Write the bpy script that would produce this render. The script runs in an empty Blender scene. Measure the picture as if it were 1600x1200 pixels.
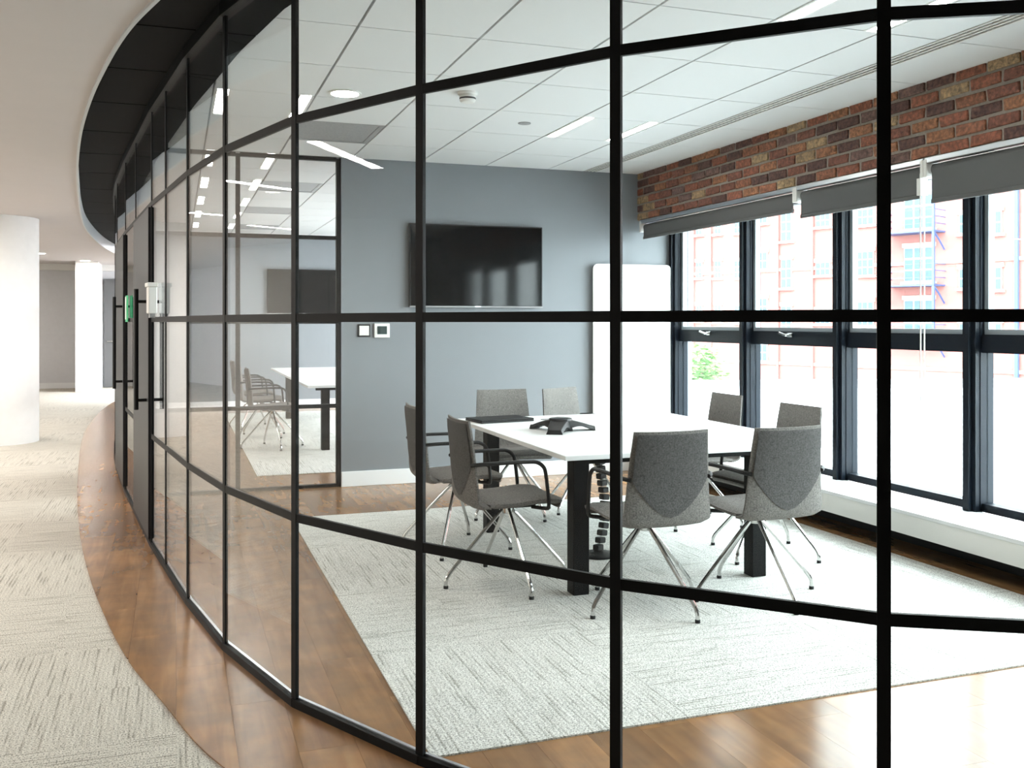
import bpy, bmesh, math, random
from mathutils import Vector, Matrix
random.seed(7)
PI = math.pi
sc = bpy.context.scene
COL = sc.collection

# ---------------------------------------------------------------- camera
CAM_H, F_PX, YAW, HOR = 1.42, 1490.0, math.radians(19.4), 503.0
cd = bpy.data.cameras.new('camera'); cam = bpy.data.objects.new('camera', cd); COL.objects.link(cam)
cd.sensor_width = 36; cd.lens = F_PX / 1600 * 36; cd.shift_y = (HOR - 600) / 1600.0
cd.clip_end = 400; cd.clip_start = 0.05
cam.location = (0, 0, CAM_H); cam.rotation_euler = (PI / 2, 0, -YAW)
sc.camera = cam

# ---------------------------------------------------------------- sky and exposure
wd = bpy.data.worlds.new('overcast_sky'); sc.world = wd; wd.use_nodes = True
bg = wd.node_tree.nodes['Background']
bg.inputs['Color'].default_value = (0.89, 0.95, 1.0, 1); bg.inputs['Strength'].default_value = 13.0
sc.view_settings.view_transform = 'Standard'; sc.view_settings.look = 'None'
sc.view_settings.gamma = 1; sc.view_settings.use_curve_mapping = False
sc.view_settings.exposure = 0.95
sc.cycles.max_bounces = 8; sc.cycles.diffuse_bounces = 4; sc.cycles.glossy_bounces = 4
sc.cycles.transparent_max_bounces = 24; sc.cycles.sample_clamp_indirect = 3.0
sc.cycles.caustics_reflective = False; sc.cycles.caustics_refractive = False; sc.cycles.blur_glossy = 1.0
sc.cycles.use_denoising = True
# the two window openings, marked so that daylight is sampled through them (they give no light of their own)
for y0, y1 in ((1.0, 8.16), (8.45, 15.95)):
    ld_ = bpy.data.lights.new('window_opening', 'AREA'); ld_.shape = 'RECTANGLE'; ld_.size = 2.12; ld_.size_y = y1 - y0; ld_.cycles.is_portal = True
    lo_ = bpy.data.objects.new('window_opening', ld_); COL.objects.link(lo_)
    lo_.location = (4.70, (y0 + y1) / 2, 1.34); lo_.rotation_euler = (0, PI / 2, 0)
LED_ROOM, LED_CORR, DOWN = 30.0, 104.0, 80.0

# ---------------------------------------------------------------- helpers
def tag(o, label=None, cat=None, group=None, kind=None):
    if label: o['label'] = label
    if cat: o['category'] = cat
    if group: o['group'] = group
    if kind: o['kind'] = kind
    return o

def link(name, data, parent=None, loc=(0, 0, 0), rot=(0, 0, 0)):
    o = bpy.data.objects.new(name, data); COL.objects.link(o)
    o.location = loc; o.rotation_euler = rot
    if parent is not None: o.parent = parent
    return o

def empty(name, loc=(0, 0, 0), rz=0, parent=None):
    o = link(name, None, parent, loc, (0, 0, rz)); o.empty_display_size = 0.1
    return o

class MB:
    def __init__(s): s.v = []; s.f = []
    def facedown(s, x0, x1, y0, y1, z): return s.add([(x0, y0, z), (x0, y1, z), (x1, y1, z), (x1, y0, z)], [(0, 1, 2, 3)])
    def add(s, vs, fs):
        n = len(s.v); s.v += [tuple(p) for p in vs]; s.f += [tuple(i + n for i in q) for q in fs]; return s
    def box(s, x0, x1, y0, y1, z0, z1):
        return s.add([(x0, y0, z0), (x1, y0, z0), (x1, y1, z0), (x0, y1, z0), (x0, y0, z1), (x1, y0, z1), (x1, y1, z1), (x0, y1, z1)],
                     [(3, 2, 1, 0), (4, 5, 6, 7), (0, 1, 5, 4), (1, 2, 6, 5), (2, 3, 7, 6), (3, 0, 4, 7)])
    def bar(s, p, q, w, z0, z1, off=0.0, ext=0.0):          # wall-like box from plan point p to q
        p = Vector((p[0], p[1])); q = Vector((q[0], q[1])); d = (q - p).normalized(); n = Vector((-d.y, d.x))
        p = p - d * ext + n * off; q = q + d * ext + n * off; h = n * (w / 2)
        c = [p - h, q - h, q + h, p + h]
        return s.add([(a.x, a.y, z0) for a in c] + [(a.x, a.y, z1) for a in c],
                     [(3, 2, 1, 0), (4, 5, 6, 7), (0, 1, 5, 4), (1, 2, 6, 5), (2, 3, 7, 6), (3, 0, 4, 7)])
    def prism(s, poly, z0, z1):
        n = len(poly)
        return s.add([(x, y, z0) for x, y in poly] + [(x, y, z1) for x, y in poly],
                     [tuple(range(n - 1, -1, -1)), tuple(range(n, 2 * n))] + [(i, (i + 1) % n, n + (i + 1) % n, n + i) for i in range(n)])
    def tube(s, path, r, n=8, caps=True):
        P = [Vector(p) for p in path]; R = r if isinstance(r, (list, tuple)) else [r] * len(P)
        t0 = (P[1] - P[0]).normalized(); up = Vector((0, 0, 1)) if abs(t0.z) < .9 else Vector((1, 0, 0))
        a = t0.cross(up).normalized(); base = len(s.v); vs = []
        for i, p in enumerate(P):
            t = ((P[min(i + 1, len(P) - 1)] - P[max(i - 1, 0)])).normalized()
            a = (a - t * a.dot(t)).normalized(); b = t.cross(a)
            vs += [p + (a * math.cos(2 * PI * k / n) + b * math.sin(2 * PI * k / n)) * R[i] for k in range(n)]
        fs = [(i * n + k, i * n + (k + 1) % n, (i + 1) * n + (k + 1) % n, (i + 1) * n + k) for i in range(len(P) - 1) for k in range(n)]
        if caps: fs += [tuple(range(n - 1, -1, -1)), tuple((len(P) - 1) * n + k for k in range(n))]
        return s.add(vs, fs)
    def lathe(s, prof, n=24, c=(0, 0, 0)):
        vs = [(c[0] + r * math.cos(2 * PI * k / n), c[1] + r * math.sin(2 * PI * k / n), c[2] + z) for r, z in prof for k in range(n)]
        fs = [(i * n + k, i * n + (k + 1) % n, (i + 1) * n + (k + 1) % n, (i + 1) * n + k) for i in range(len(prof) - 1) for k in range(n)]
        fs += [tuple(range(n - 1, -1, -1)), tuple((len(prof) - 1) * n + k for k in range(n))]
        return s.add(vs, fs)
    def mesh(s, name, mat, bevel=0, seg=2, smooth=False):
        me = bpy.data.meshes.new(name); me.from_pydata(s.v, [], s.f)
        bm = bmesh.new(); bm.from_mesh(me)
        if bevel: bmesh.ops.bevel(bm, geom=[e for e in bm.edges], offset=bevel, segments=seg, profile=.5, affect='EDGES', clamp_overlap=True)
        bmesh.ops.recalc_face_normals(bm, faces=bm.faces[:]); bm.to_mesh(me); bm.free()
        if smooth:
            me.shade_smooth(); me.set_sharp_from_angle(angle=math.radians(smooth if smooth is not True else 40))
        me.materials.append(mat); return me
    def build(s, name, mat, parent=None, bevel=0, seg=2, smooth=False, loc=(0, 0, 0), rot=(0, 0, 0)):
        return link(name, s.mesh(name, mat, bevel, seg, smooth), parent, loc, rot)

def copy_tree(o, parent=None):
    c = o.copy(); COL.objects.link(c); c.parent = parent
    for ch in list(o.children): copy_tree(ch, c)
    return c

def catmull(pts, n=8):
    P = [Vector((p[0], p[1])) for p in pts]; P = [2 * P[0] - P[1]] + P + [2 * P[-1] - P[-2]]; out = []
    for i in range(1, len(P) - 2):
        for k in range(n):
            t = k / n; a, b, c, d = P[i - 1], P[i], P[i + 1], P[i + 2]
            out.append(.5 * ((2 * b) + (c - a) * t + (2 * a - 5 * b + 4 * c - d) * t * t + (3 * b - a - 3 * c + d) * t ** 3))
    out.append(P[-2]); return [(p.x, p.y) for p in out]

def interp_x(curve, y):                                     # curve sorted by rising y
    if y <= curve[0][1]: return curve[0][0]
    for (x0, y0), (x1, y1) in zip(curve, curve[1:]):
        if y <= y1: return x0 + (x1 - x0) * (y - y0) / max(1e-6, y1 - y0)
    return curve[-1][0]

def from_pixel_ground(px, py, z):                           # survey helper: where a sight line meets a level
    u = (px - 800) / F_PX; t = (z - CAM_H) / ((HOR - py) / F_PX)
    return (t * (math.cos(YAW) * u + math.sin(YAW)), t * (math.cos(YAW) - math.sin(YAW) * u))

# ---------------------------------------------------------------- materials
def principled(name, color, rough=.5, metal=0, spec=.5, **kw):
    m = bpy.data.materials.new(name); m.use_nodes = True; b = m.node_tree.nodes['Principled BSDF']
    b.inputs['Base Color'].default_value = (*color, 1); b.inputs['Roughness'].default_value = rough
    b.inputs['Metallic'].default_value = metal; b.inputs['Specular IOR Level'].default_value = spec
    for k, v in kw.items(): b.inputs[k].default_value = v
    return m
def N(m, t, **kw):
    n = m.node_tree.nodes.new(t)
    for k, v in kw.items(): setattr(n, k, v)
    return n
def L(m, a, b): m.node_tree.links.new(a, b)
def ramp(m, stops, interp='LINEAR'):
    r = N(m, 'ShaderNodeValToRGB'); cr = r.color_ramp; cr.interpolation = interp
    while len(cr.elements) < len(stops): cr.elements.new(.5)
    for e, (p, c) in zip(cr.elements, stops): e.position = p; e.color = (*c, 1)
    return r
def noise_tint(m, scale=40, amount=.06, bump=0, detail=3, vec=None):
    b = m.node_tree.nodes['Principled BSDF']; c = tuple(b.inputs['Base Color'].default_value)[:3]
    tc = N(m, 'ShaderNodeTexCoord'); nz = N(m, 'ShaderNodeTexNoise'); nz.inputs['Scale'].default_value = scale; nz.inputs['Detail'].default_value = detail
    L(m, tc.outputs['Object'], nz.inputs['Vector'])
    r = ramp(m, [(.3, tuple(x * (1 - amount) for x in c)), (.7, tuple(min(1, x * (1 + amount)) for x in c))])
    L(m, nz.outputs['Fac'], r.inputs['Fac']); L(m, r.outputs['Color'], b.inputs['Base Color'])
    if bump:
        bp = N(m, 'ShaderNodeBump'); bp.inputs['Strength'].default_value = bump; bp.inputs['Distance'].default_value = .002
        L(m, nz.outputs['Fac'], bp.inputs['Height']); L(m, bp.outputs['Normal'], b.inputs['Normal'])
    return m
def emission(name, color, strength):
    m = bpy.data.materials.new(name); m.use_nodes = True; nt = m.node_tree; nt.nodes.clear()
    e = nt.nodes.new('ShaderNodeEmission'); o = nt.nodes.new('ShaderNodeOutputMaterial')
    e.inputs['Color'].default_value = (*color, 1); e.inputs['Strength'].default_value = strength
    nt.links.new(e.outputs[0], o.inputs[0]); m.cycles.emission_sampling = 'FRONT'; return m
def glass(name, tint=(.96, .97, .965), base=.008, rough=0.0):
    m = bpy.data.materials.new(name); m.use_nodes = True; nt = m.node_tree; nt.nodes.clear()
    lw = N(m, 'ShaderNodeLayerWeight'); lw.inputs['Blend'].default_value = .5
    p = N(m, 'ShaderNodeMath', operation='POWER'); p.inputs[1].default_value = 5
    ma = N(m, 'ShaderNodeMath', operation='MULTIPLY_ADD'); ma.inputs[1].default_value = 1 - base; ma.inputs[2].default_value = base
    L(m, lw.outputs['Facing'], p.inputs[0]); L(m, p.outputs[0], ma.inputs[0])
    t = N(m, 'ShaderNodeBsdfTransparent'); t.inputs['Color'].default_value = (*tint, 1)
    g = N(m, 'ShaderNodeBsdfGlossy'); g.inputs['Roughness'].default_value = rough
    mx = N(m, 'ShaderNodeMixShader'); o = N(m, 'ShaderNodeOutputMaterial')
    L(m, ma.outputs[0], mx.inputs[0]); L(m, t.outputs[0], mx.inputs[1]); L(m, g.outputs[0], mx.inputs[2]); L(m, mx.outputs[0], o.inputs[0])
    return m

def carpet_mat(name, lo, mid, hi):
    m = principled(name, mid, .95, spec=.1); b = m.node_tree.nodes['Principled BSDF']
    tc = N(m, 'ShaderNodeTexCoord'); oi = N(m, 'ShaderNodeObjectInfo')
    mp = N(m, 'ShaderNodeVectorMath', operation='SCALE'); mp.inputs['Scale'].default_value = 37.0
    cx = N(m, 'ShaderNodeCombineXYZ'); L(m, oi.outputs['Random'], cx.inputs[0]); L(m, oi.outputs['Random'], cx.inputs[1])
    L(m, cx.outputs[0], mp.inputs[0])
    ad = N(m, 'ShaderNodeVectorMath', operation='ADD'); L(m, tc.outputs['Object'], ad.inputs[0]); L(m, mp.outputs[0], ad.inputs[1])
    wv = N(m, 'ShaderNodeTexWave', bands_direction='X', wave_profile='SIN'); wv.inputs['Scale'].default_value = 17.0; wv.inputs['Distortion'].default_value = .5
    wv.inputs['Detail'].default_value = 1; wv.inputs['Detail Scale'].default_value = .6; L(m, ad.outputs[0], wv.inputs['Vector'])
    st = N(m, 'ShaderNodeMapping'); st.inputs['Scale'].default_value = (42, 3.2, 1); L(m, ad.outputs[0], st.inputs['Vector'])
    n0 = N(m, 'ShaderNodeTexNoise'); n0.inputs['Scale'].default_value = 1; n0.inputs['Detail'].default_value = 2; L(m, st.outputs[0], n0.inputs['Vector'])
    k0 = N(m, 'ShaderNodeMath', operation='MULTIPLY_ADD'); k0.inputs[1].default_value = .26; L(m, wv.outputs['Fac'], k0.inputs[0])
    k1 = N(m, 'ShaderNodeMath', operation='MULTIPLY'); k1.inputs[1].default_value = 1.05; L(m, n0.outputs['Fac'], k1.inputs[0]); L(m, k1.outputs[0], k0.inputs[2])
    n1 = k0
    n2 = N(m, 'ShaderNodeTexNoise'); n2.inputs['Scale'].default_value = 170; n2.inputs['Detail'].default_value = 1; L(m, ad.outputs[0], n2.inputs['Vector'])
    r1 = ramp(m, [(.40, lo), (.52, mid), (.85, hi)]); L(m, n1.outputs[0], r1.inputs['Fac'])
    r2 = ramp(m, [(.38, (.45, .45, .45)), (.52, (1, 1, 1))]); L(m, n2.outputs['Fac'], r2.inputs['Fac'])
    mx = N(m, 'ShaderNodeMix', data_type='RGBA', blend_type='MULTIPLY'); mx.inputs['Factor'].default_value = 1
    L(m, r1.outputs[0], mx.inputs[6]); L(m, r2.outputs[0], mx.inputs[7]); L(m, mx.outputs[2], b.inputs['Base Color'])
    bp = N(m, 'ShaderNodeBump'); bp.inputs['Strength'].default_value = .5; bp.inputs['Distance'].default_value = .003
    L(m, n1.outputs[0], bp.inputs['Height']); L(m, bp.outputs['Normal'], b.inputs['Normal'])
    return m

def wood_mat():
    m = principled('brown_wood_plank', (.2, .1, .05), .24, spec=.46); b = m.node_tree.nodes['Principled BSDF']
    tc = N(m, 'ShaderNodeTexCoord'); oi = N(m, 'ShaderNodeObjectInfo')
    cx = N(m, 'ShaderNodeCombineXYZ'); mu = N(m, 'ShaderNodeMath', operation='MULTIPLY'); mu.inputs[1].default_value = 23.0
    L(m, oi.outputs['Random'], mu.inputs[0]); L(m, mu.outputs[0], cx.inputs[0]); L(m, mu.outputs[0], cx.inputs[1])
    ad = N(m, 'ShaderNodeVectorMath', operation='ADD'); L(m, tc.outputs['Object'], ad.inputs[0]); L(m, cx.outputs[0], ad.inputs[1])
    st = N(m, 'ShaderNodeMapping'); st.inputs['Scale'].default_value = (13, 1.3, 1); L(m, ad.outputs[0], st.inputs['Vector'])
    n1 = N(m, 'ShaderNodeTexNoise'); n1.inputs['Scale'].default_value = 1.4; n1.inputs['Detail'].default_value = 3; n1.inputs['Distortion'].default_value = .6; L(m, st.outputs[0], n1.inputs['Vector'])
    n2 = N(m, 'ShaderNodeTexNoise'); n2.inputs['Scale'].default_value = 5; n2.inputs['Detail'].default_value = 4; L(m, ad.outputs[0], n2.inputs['Vector'])
    r1 = ramp(m, [(.25, (.195, .097, .043)), (.5, (.26, .136, .060)), (.75, (.32, .175, .080))]); L(m, n1.outputs['Fac'], r1.inputs['Fac'])
    r2 = ramp(m, [(.35, (.78, .80, .84)), (.65, (1.1, 1.06, 1.0))]); L(m, n2.outputs['Fac'], r2.inputs['Fac'])
    mx = N(m, 'ShaderNodeMix', data_type='RGBA', blend_type='MULTIPLY'); mx.inputs['Factor'].default_value = 1
    L(m, r1.outputs[0], mx.inputs[6]); L(m, r2.outputs[0], mx.inputs[7])
    mr = N(m, 'ShaderNodeMapRange'); mr.inputs['To Min'].default_value = .85; mr.inputs['To Max'].default_value = 1.15; L(m, oi.outputs['Random'], mr.inputs['Value'])
    hs = N(m, 'ShaderNodeHueSaturation'); L(m, mr.outputs[0], hs.inputs['Value']); L(m, mx.outputs[2], hs.inputs['Color']); L(m, hs.outputs[0], b.inputs['Base Color'])
    return m

def brick_mat():
    m = principled('reclaimed_brick', (.3, .12, .08), .9, spec=.2); b = m.node_tree.nodes['Principled BSDF']
    tc = N(m, 'ShaderNodeTexCoord'); oi = N(m, 'ShaderNodeObjectInfo')
    r1 = ramp(m, [(0, (.10, .055, .048)), (.15, (.22, .085, .055)), (.32, (.17, .072, .052)), (.46, (.27, .125, .07)), (.60, (.15, .09, .078)), (.72, (.23, .10, .062)), (.86, (.32, .22, .13))], 'CONSTANT')
    L(m, oi.outputs['Random'], r1.inputs['Fac'])
    mu = N(m, 'ShaderNodeMath', operation='MULTIPLY'); mu.inputs[1].default_value = 31.0; L(m, oi.outputs['Random'], mu.inputs[0])
    cx = N(m, 'ShaderNodeCombineXYZ'); L(m, mu.outputs[0], cx.inputs[0]); L(m, mu.outputs[0], cx.inputs[1])
    ad = N(m, 'ShaderNodeVectorMath', operation='ADD'); L(m, tc.outputs['Object'], ad.inputs[0]); L(m, cx.outputs[0], ad.inputs[1])
    nz = N(m, 'ShaderNodeTexNoise'); nz.inputs['Scale'].default_value = 42; nz.inputs['Detail'].default_value = 7; nz.inputs['Roughness'].default_value = .7; L(m, ad.outputs[0], nz.inputs['Vector'])
    r2 = ramp(m, [(.32, (.35, .36, .4)), (.5, (1, 1, 1)), (.66, (1.9, 1.8, 1.65))]); L(m, nz.outputs['Fac'], r2.inputs['Fac'])
    mx = N(m, 'ShaderNodeMix', data_type='RGBA', blend_type='MULTIPLY'); mx.inputs['Factor'].default_value = 1
    L(m, r1.outputs[0], mx.inputs[6]); L(m, r2.outputs[0], mx.inputs[7]); L(m, mx.outputs[2], b.inputs['Base Color'])
    bp = N(m, 'ShaderNodeBump'); bp.inputs['Strength'].default_value = .8; bp.inputs['Distance'].default_value = .006
    L(m, nz.outputs['Fac'], bp.inputs['Height']); L(m, bp.outputs['Normal'], b.inputs['Normal'])
    return m

def facade_mat():
    m = principled('far_red_brick', (.5, .25, .2), .9); b = m.node_tree.nodes['Principled BSDF']
    tc = N(m, 'ShaderNodeTexCoord'); mp = N(m, 'ShaderNodeMapping'); mp.inputs['Rotation'].default_value = (PI / 2, 0, 0); L(m, tc.outputs['Object'], mp.inputs['Vector'])
    bt = N(m, 'ShaderNodeTexBrick'); bt.inputs['Scale'].default_value = 4.0
    bt.inputs['Color1'].default_value = (.235, .085, .075, 1); bt.inputs['Color2'].default_value = (.20, .073, .066, 1); bt.inputs['Mortar'].default_value = (.27, .13, .11, 1)
    L(m, mp.outputs[0], bt.inputs['Vector']); L(m, bt.outputs['Color'], b.inputs['Base Color'])
    return m

M = {
 'black': principled('black_powder_coated_steel', (.004, .004, .0042), .5, spec=.12),
 'soffit': noise_tint(principled('dark_soffit_panel', (.0045, .0045, .0045), .7, spec=.06), 3, .15),
 'white': noise_tint(principled('white_paint', (.78, .77, .74), .6), 12, .015),
 'corr_ceil': noise_tint(principled('corridor_ceiling_paint', (.57, .53, .515), .8), 5, .01),
 'pillar': noise_tint(principled('white_plaster', (.80, .79, .77), .55), 12, .015),
 'tile': noise_tint(principled('mineral_ceiling_tile', (.76, .77, .77), .9), 160, .02, .1),
 'grid': principled('ceiling_grid', (.13, .13, .13), .7),
 'grey_wall': noise_tint(principled('grey_blue_wall_paint', (.20, .212, .228), .7), 14, .015),
 'far_grey': noise_tint(principled('pale_grey_wall_paint', (.62, .62, .64), .7), 14, .02),
 'skirt': principled('white_gloss_skirting', (.80, .81, .82), .35),
 'trimgrey': principled('pale_grey_metal_trim', (.52, .54, .54), .4),
 'mortar': noise_tint(principled('grey_mortar', (.31, .27, .23), .95), 60, .15, .5),
 'brick': brick_mat(), 'facade': facade_mat(), 'wood': wood_mat(),
 'carpet': carpet_mat('room_carpet_tile', (.43, .42, .38), (.65, .64, .60), (.74, .73, .69)),
 'carpet_c': carpet_mat('corridor_carpet_tile', (.37, .34, .29), (.575, .535, .465), (.66, .62, .545)),
 'underlay': principled('floor_screed', (.3, .28, .25), .9),
 'glass': glass('clear_glass'), 'win_glass': glass('window_glass', (.93, .97, .96), .04),
 'frame': principled('dark_window_frame', (.005, .008, .013), .45, spec=.12),
 'frame_pale': principled('pale_sash_edge', (.28, .32, .35), .35),
 'alu': principled('brushed_aluminium', (.75, .77, .8), .28, 1.0),
 'chrome': principled('chrome', (.62, .62, .61), .14, 1.0),
 'blind': noise_tint(principled('grey_blind_fabric', (.10, .10, .10), .8), 200, .1),
 'fabric': noise_tint(principled('grey_wool_fabric', (.165, .155, .145), .95, spec=.15), 150, .4, .25),
 'fabric_d': noise_tint(principled('dark_grey_wool_fabric', (.085, .082, .08), .95, spec=.15), 150, .4, .25),
 'table': principled('white_laminate', (.86, .86, .85), .28),
 'rubber': principled('black_plastic', (.007, .007, .0075), .5, spec=.3),
 'screen': principled('dark_glossy_screen', (.003, .0035, .004), .07, spec=.25),
 'bezel': principled('screen_bezel', (.012, .012, .013), .35, spec=.3),
 'wboard': principled('glossy_white_board', (.86, .87, .83), .12),
 'plastic': principled('white_plastic', (.80, .79, .76), .4),
 'vent': noise_tint(principled('grey_vent_panel', (.33, .33, .33), .7), 90, .1),
 'slot': principled('diffuser_slot', (.05, .05, .05), .7),
 'door': noise_tint(principled('satin_dark_grey_door', (.022, .022, .024), .42, spec=.18), 3, .05),
 'doorfar': principled('dark_grey_door_paint', (.10, .10, .10), .5),
 'green': principled('green_sign', (.02, .42, .16), .5), 'signwhite': principled('white_sign', (.8, .85, .8), .5),
 'led': emission('led_light', (1.0, .97, .92), LED_ROOM), 'led_c': emission('corridor_led_light', (1.0, .955, .90), LED_CORR),
 'down': emission('downlight_lamp', (1.0, .92, .80), DOWN),
 'terrace': noise_tint(principled('white_roof_membrane', (.82, .83, .84), .8), 2, .02),
 'stone': principled('pale_stone', (.30, .24, .2), .9), 'win_white': principled('white_window_paint', (.42, .44, .45), .5),
 'pane_far': principled('far_window_glass', (.05, .08, .10), .35, spec=.2), 'blue_steel': principled('blue_black_steel', (.035, .06, .15), .5),
 'leaf': noise_tint(principled('green_leaves', (.10, .22, .06), .8), 6, .5), 'bark': principled('bark', (.12, .08, .05), .9),
 'street': principled('street_paving', (.4, .4, .4), .9), 'lcd': principled('thermostat_lcd', (.03, .05, .05), .2),
}

# ---------------------------------------------------------------- plan of the place
RZ, CZ, SZ = 2.83, 2.65, 2.80                # room ceiling, corridor ceiling, dark soffit
YB, YB2 = 8.20, 16.10                         # back wall of the meeting room, of the room behind
XB, XW = 4.153, 4.55                          # brick face, window frames
G = [(4.40, .95), (3.5, 1.08), (2.86, 1.26), (2.24, 1.53), (1.617, 1.88), (1.142, 2.38), (.739, 2.98), (.413, 3.58), (.20, 4.30),
     (.057, 5.055), (-.053, 5.815), (-.142, 6.42), (-.278, 7.575), (-.393, 8.54), (-.527, 9.85), (-.60, 10.8), (-.66, 11.9), (-.705, 13.0),
     (-.72, 14.2), (-.70, 15.4), (-.64, 16.6), (-.55, 17.8), (-.42, 19.0)]
OUT = [(4.42, .48), (3.4, .66), (2.6, .90), (1.95, 1.22), (1.38, 1.60), (.92, 2.05), (.50, 2.57), (.14, 3.17), (-.06, 3.83), (-.19, 4.30), (-.31, 4.90), (-.45, 5.75),
       (-.60, 6.9), (-.76, 8.5), (-.90, 10.2), (-1.02, 11.8), (-1.11, 13.4), (-1.14, 15.0), (-1.12, 16.8), (-1.03, 18.4), (-.90, 19.6), (-.7, 20.6)]
OUTC = catmull(OUT, 6); GC = catmull(G, 6)
x_out = lambda y: interp_x(OUTC, y)
x_gl = lambda y: interp_x(G, y)

def strip_mesh(xl, xr, ys, z0, z1):           # slab between two plan curves
    mb = MB(); pts = []
    for y in ys: pts.append((xl(y), xr(y), y))
    n = len(pts); vs = [];
    for a, b, y in pts: vs += [(a, y, z0), (b, y, z0), (b, y, z1), (a, y, z1)]
    fs = [(0, 1, 2, 3), tuple((n - 1) * 4 + k for k in (3, 2, 1, 0))]
    for i in range(n - 1):
        for k in range(4): fs.append((i * 4 + k, i * 4 + (k + 1) % 4, (i + 1) * 4 + (k + 1) % 4, (i + 1) * 4 + k))
    return mb.add(vs, fs)

frange = lambda a, b, s: [a + (b - a) * i / max(1, round((b - a) / s)) for i in range(max(1, round((b - a) / s)) + 1)]

# ---------------------------------------------------------------- floors
fl = MB().box(-7.2, 4.75, -6.2, 22.6, -.12, -.006).build('floor', M['underlay'])
tag(fl, 'floor of the corridor and meeting rooms under carpet tiles and planks', 'floor', kind='structure')

def quarter_tiles(root, x0, x1, y0, y1, s, mat, keep, z, cap=300):
    g = .0002
    me = MB().box(-s / 2 + g, s / 2 - g, -s / 2 + g, s / 2 - g, -.006, 0).mesh('carpet_tile', mat)
    nx, ny = round((x1 - x0) / s), round((y1 - y0) / s); cnt = 0
    for j in range(ny):
        for i in range(nx):
            cx, cy = x0 + (i + .5) * s, y0 + (j + .5) * s
            if not keep(cx, cy): continue
            q = (i // 2 + j // 2) % 2
            o = link('carpet_tile', me, root, (cx, cy, z ), (0, 0, PI / 2 * q + PI * ((i * 3 + j) % 2)))
            cnt += 1
    return cnt

cp = empty('corridor_carpet'); tag(cp, 'beige linear pattern carpet of the corridor outside the glass', 'carpet', kind='structure')
S_T = .5
quarter_tiles(cp, -4.0, 4.5, -1.5, 22.5, S_T, M['carpet_c'],
              lambda x, y: (-1.25 - .155 * max(y, 0) < x) and (y > .3 or x < 3.2) and (x - .25 < max(x_out(y - .25), x_out(y + .25)) + .05), 0)
MB().box(-7.1, -4.0, -6.1, 22.5, -.006, -.0005).box(-4.0, 4.5, -6.1, -1.5, -.006, -.0005).box(-4.0, -1.2, -1.5, 22.5, -.006, -.0025).build('carpet_field', M['carpet_c'], cp)

rc = empty('room_carpet'); tag(rc, 'pale grey linear pattern carpet under the white meeting table', 'carpet', kind='structure')
RX0, RX1, RY0, RY1 = .78, 4.12, 3.0, 7.0
def carpet_rect(root, x0, x1, y0, y1):
    nx, ny = round((x1 - x0) / .5), round((y1 - y0) / .5); sx, sy = (x1 - x0) / nx, (y1 - y0) / ny; g = .0002
    me = [MB().box(-sx / 2 + g, sx / 2 - g, -sy / 2 + g, sy / 2 - g, 0, .007).mesh('carpet_tile', M['carpet']),
          MB().box(-sy / 2 + g, sy / 2 - g, -sx / 2 + g, sx / 2 - g, 0, .007).mesh('carpet_tile', M['carpet'])]
    for j in range(ny):
        for i in range(nx):
            q = (i // 2 + j // 2) % 2
            link('carpet_tile', me[q], root, (x0 + (i + .5) * sx, y0 + (j + .5) * sy, .004), (0, 0, PI / 2 * q))
carpet_rect(rc, RX0, RX1, RY0, RY1)
rc2 = empty('far_room_carpet'); tag(rc2, 'pale carpet of the second meeting room behind the glazed screen', 'carpet', kind='structure')
carpet_rect(rc2, .70, 4.12, 9.0, 15.3)

pk = empty('plank_floor'); tag(pk, 'curved band of brown wood planks along the glass wall and around the carpet', 'floor', kind='structure')
def plank(x0, x1, y0, y1):
    ys = frange(y0, y1, .12 if x0 > max(x_out(y0), x_out(y1)) + .01 and y0 > .5 else .015); pts = []
    for y in ys:
        a = max(x0, x_out(y)) if y > .49 else 9
        if a < x1 - .002: pts.append((a, y))
    if len(pts) < 2: return
    g = .0003; n = len(pts); vs = []
    for a, y in pts:
        vs += [(a + g, y, 0), (x1 - g, y, 0), (x1 - g, y, .005), (a + g, y, .005)]
    for k in range(4): vs[k] = (vs[k][0], vs[k][1] + g, vs[k][2]); vs[-1 - k] = (vs[-1 - k][0], vs[-1 - k][1] - g, vs[-1 - k][2])
    fs = [(0, 1, 2, 3), tuple((n - 1) * 4 + k for k in (3, 2, 1, 0))]
    for i in range(n - 1):
        for k in range(4): fs.append((i * 4 + k, i * 4 + (k + 1) % 4, (i + 1) * 4 + (k + 1) % 4, (i + 1) * 4 + k))
    MB().add(vs, fs).build('plank', M['wood'], pk)
PW, PL = .19, 1.30; i = 0; x = -1.14
while x < 4.5:
    y = .45 - (i * .47) % PL
    while y < 19.8:
        y0, y1 = max(y, .45), min(y + PL, 19.8)
        inside = x > RX0 + .02 and x + PW < RX1 - .01 and y0 > RY0 + .02 and y1 < RY1 - .02
        inside2 = x > .72 and x + PW < 4.1 and y0 > 9.02 and y1 < 15.28
        hidden = y0 > 8.4 and x > 2.7 or y0 > 16.3 and x > .2
        if not (inside or inside2 or hidden): plank(x, min(x + PW, 4.44), y0, y1)
        y += PL
    x += PW; i += 1

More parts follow.
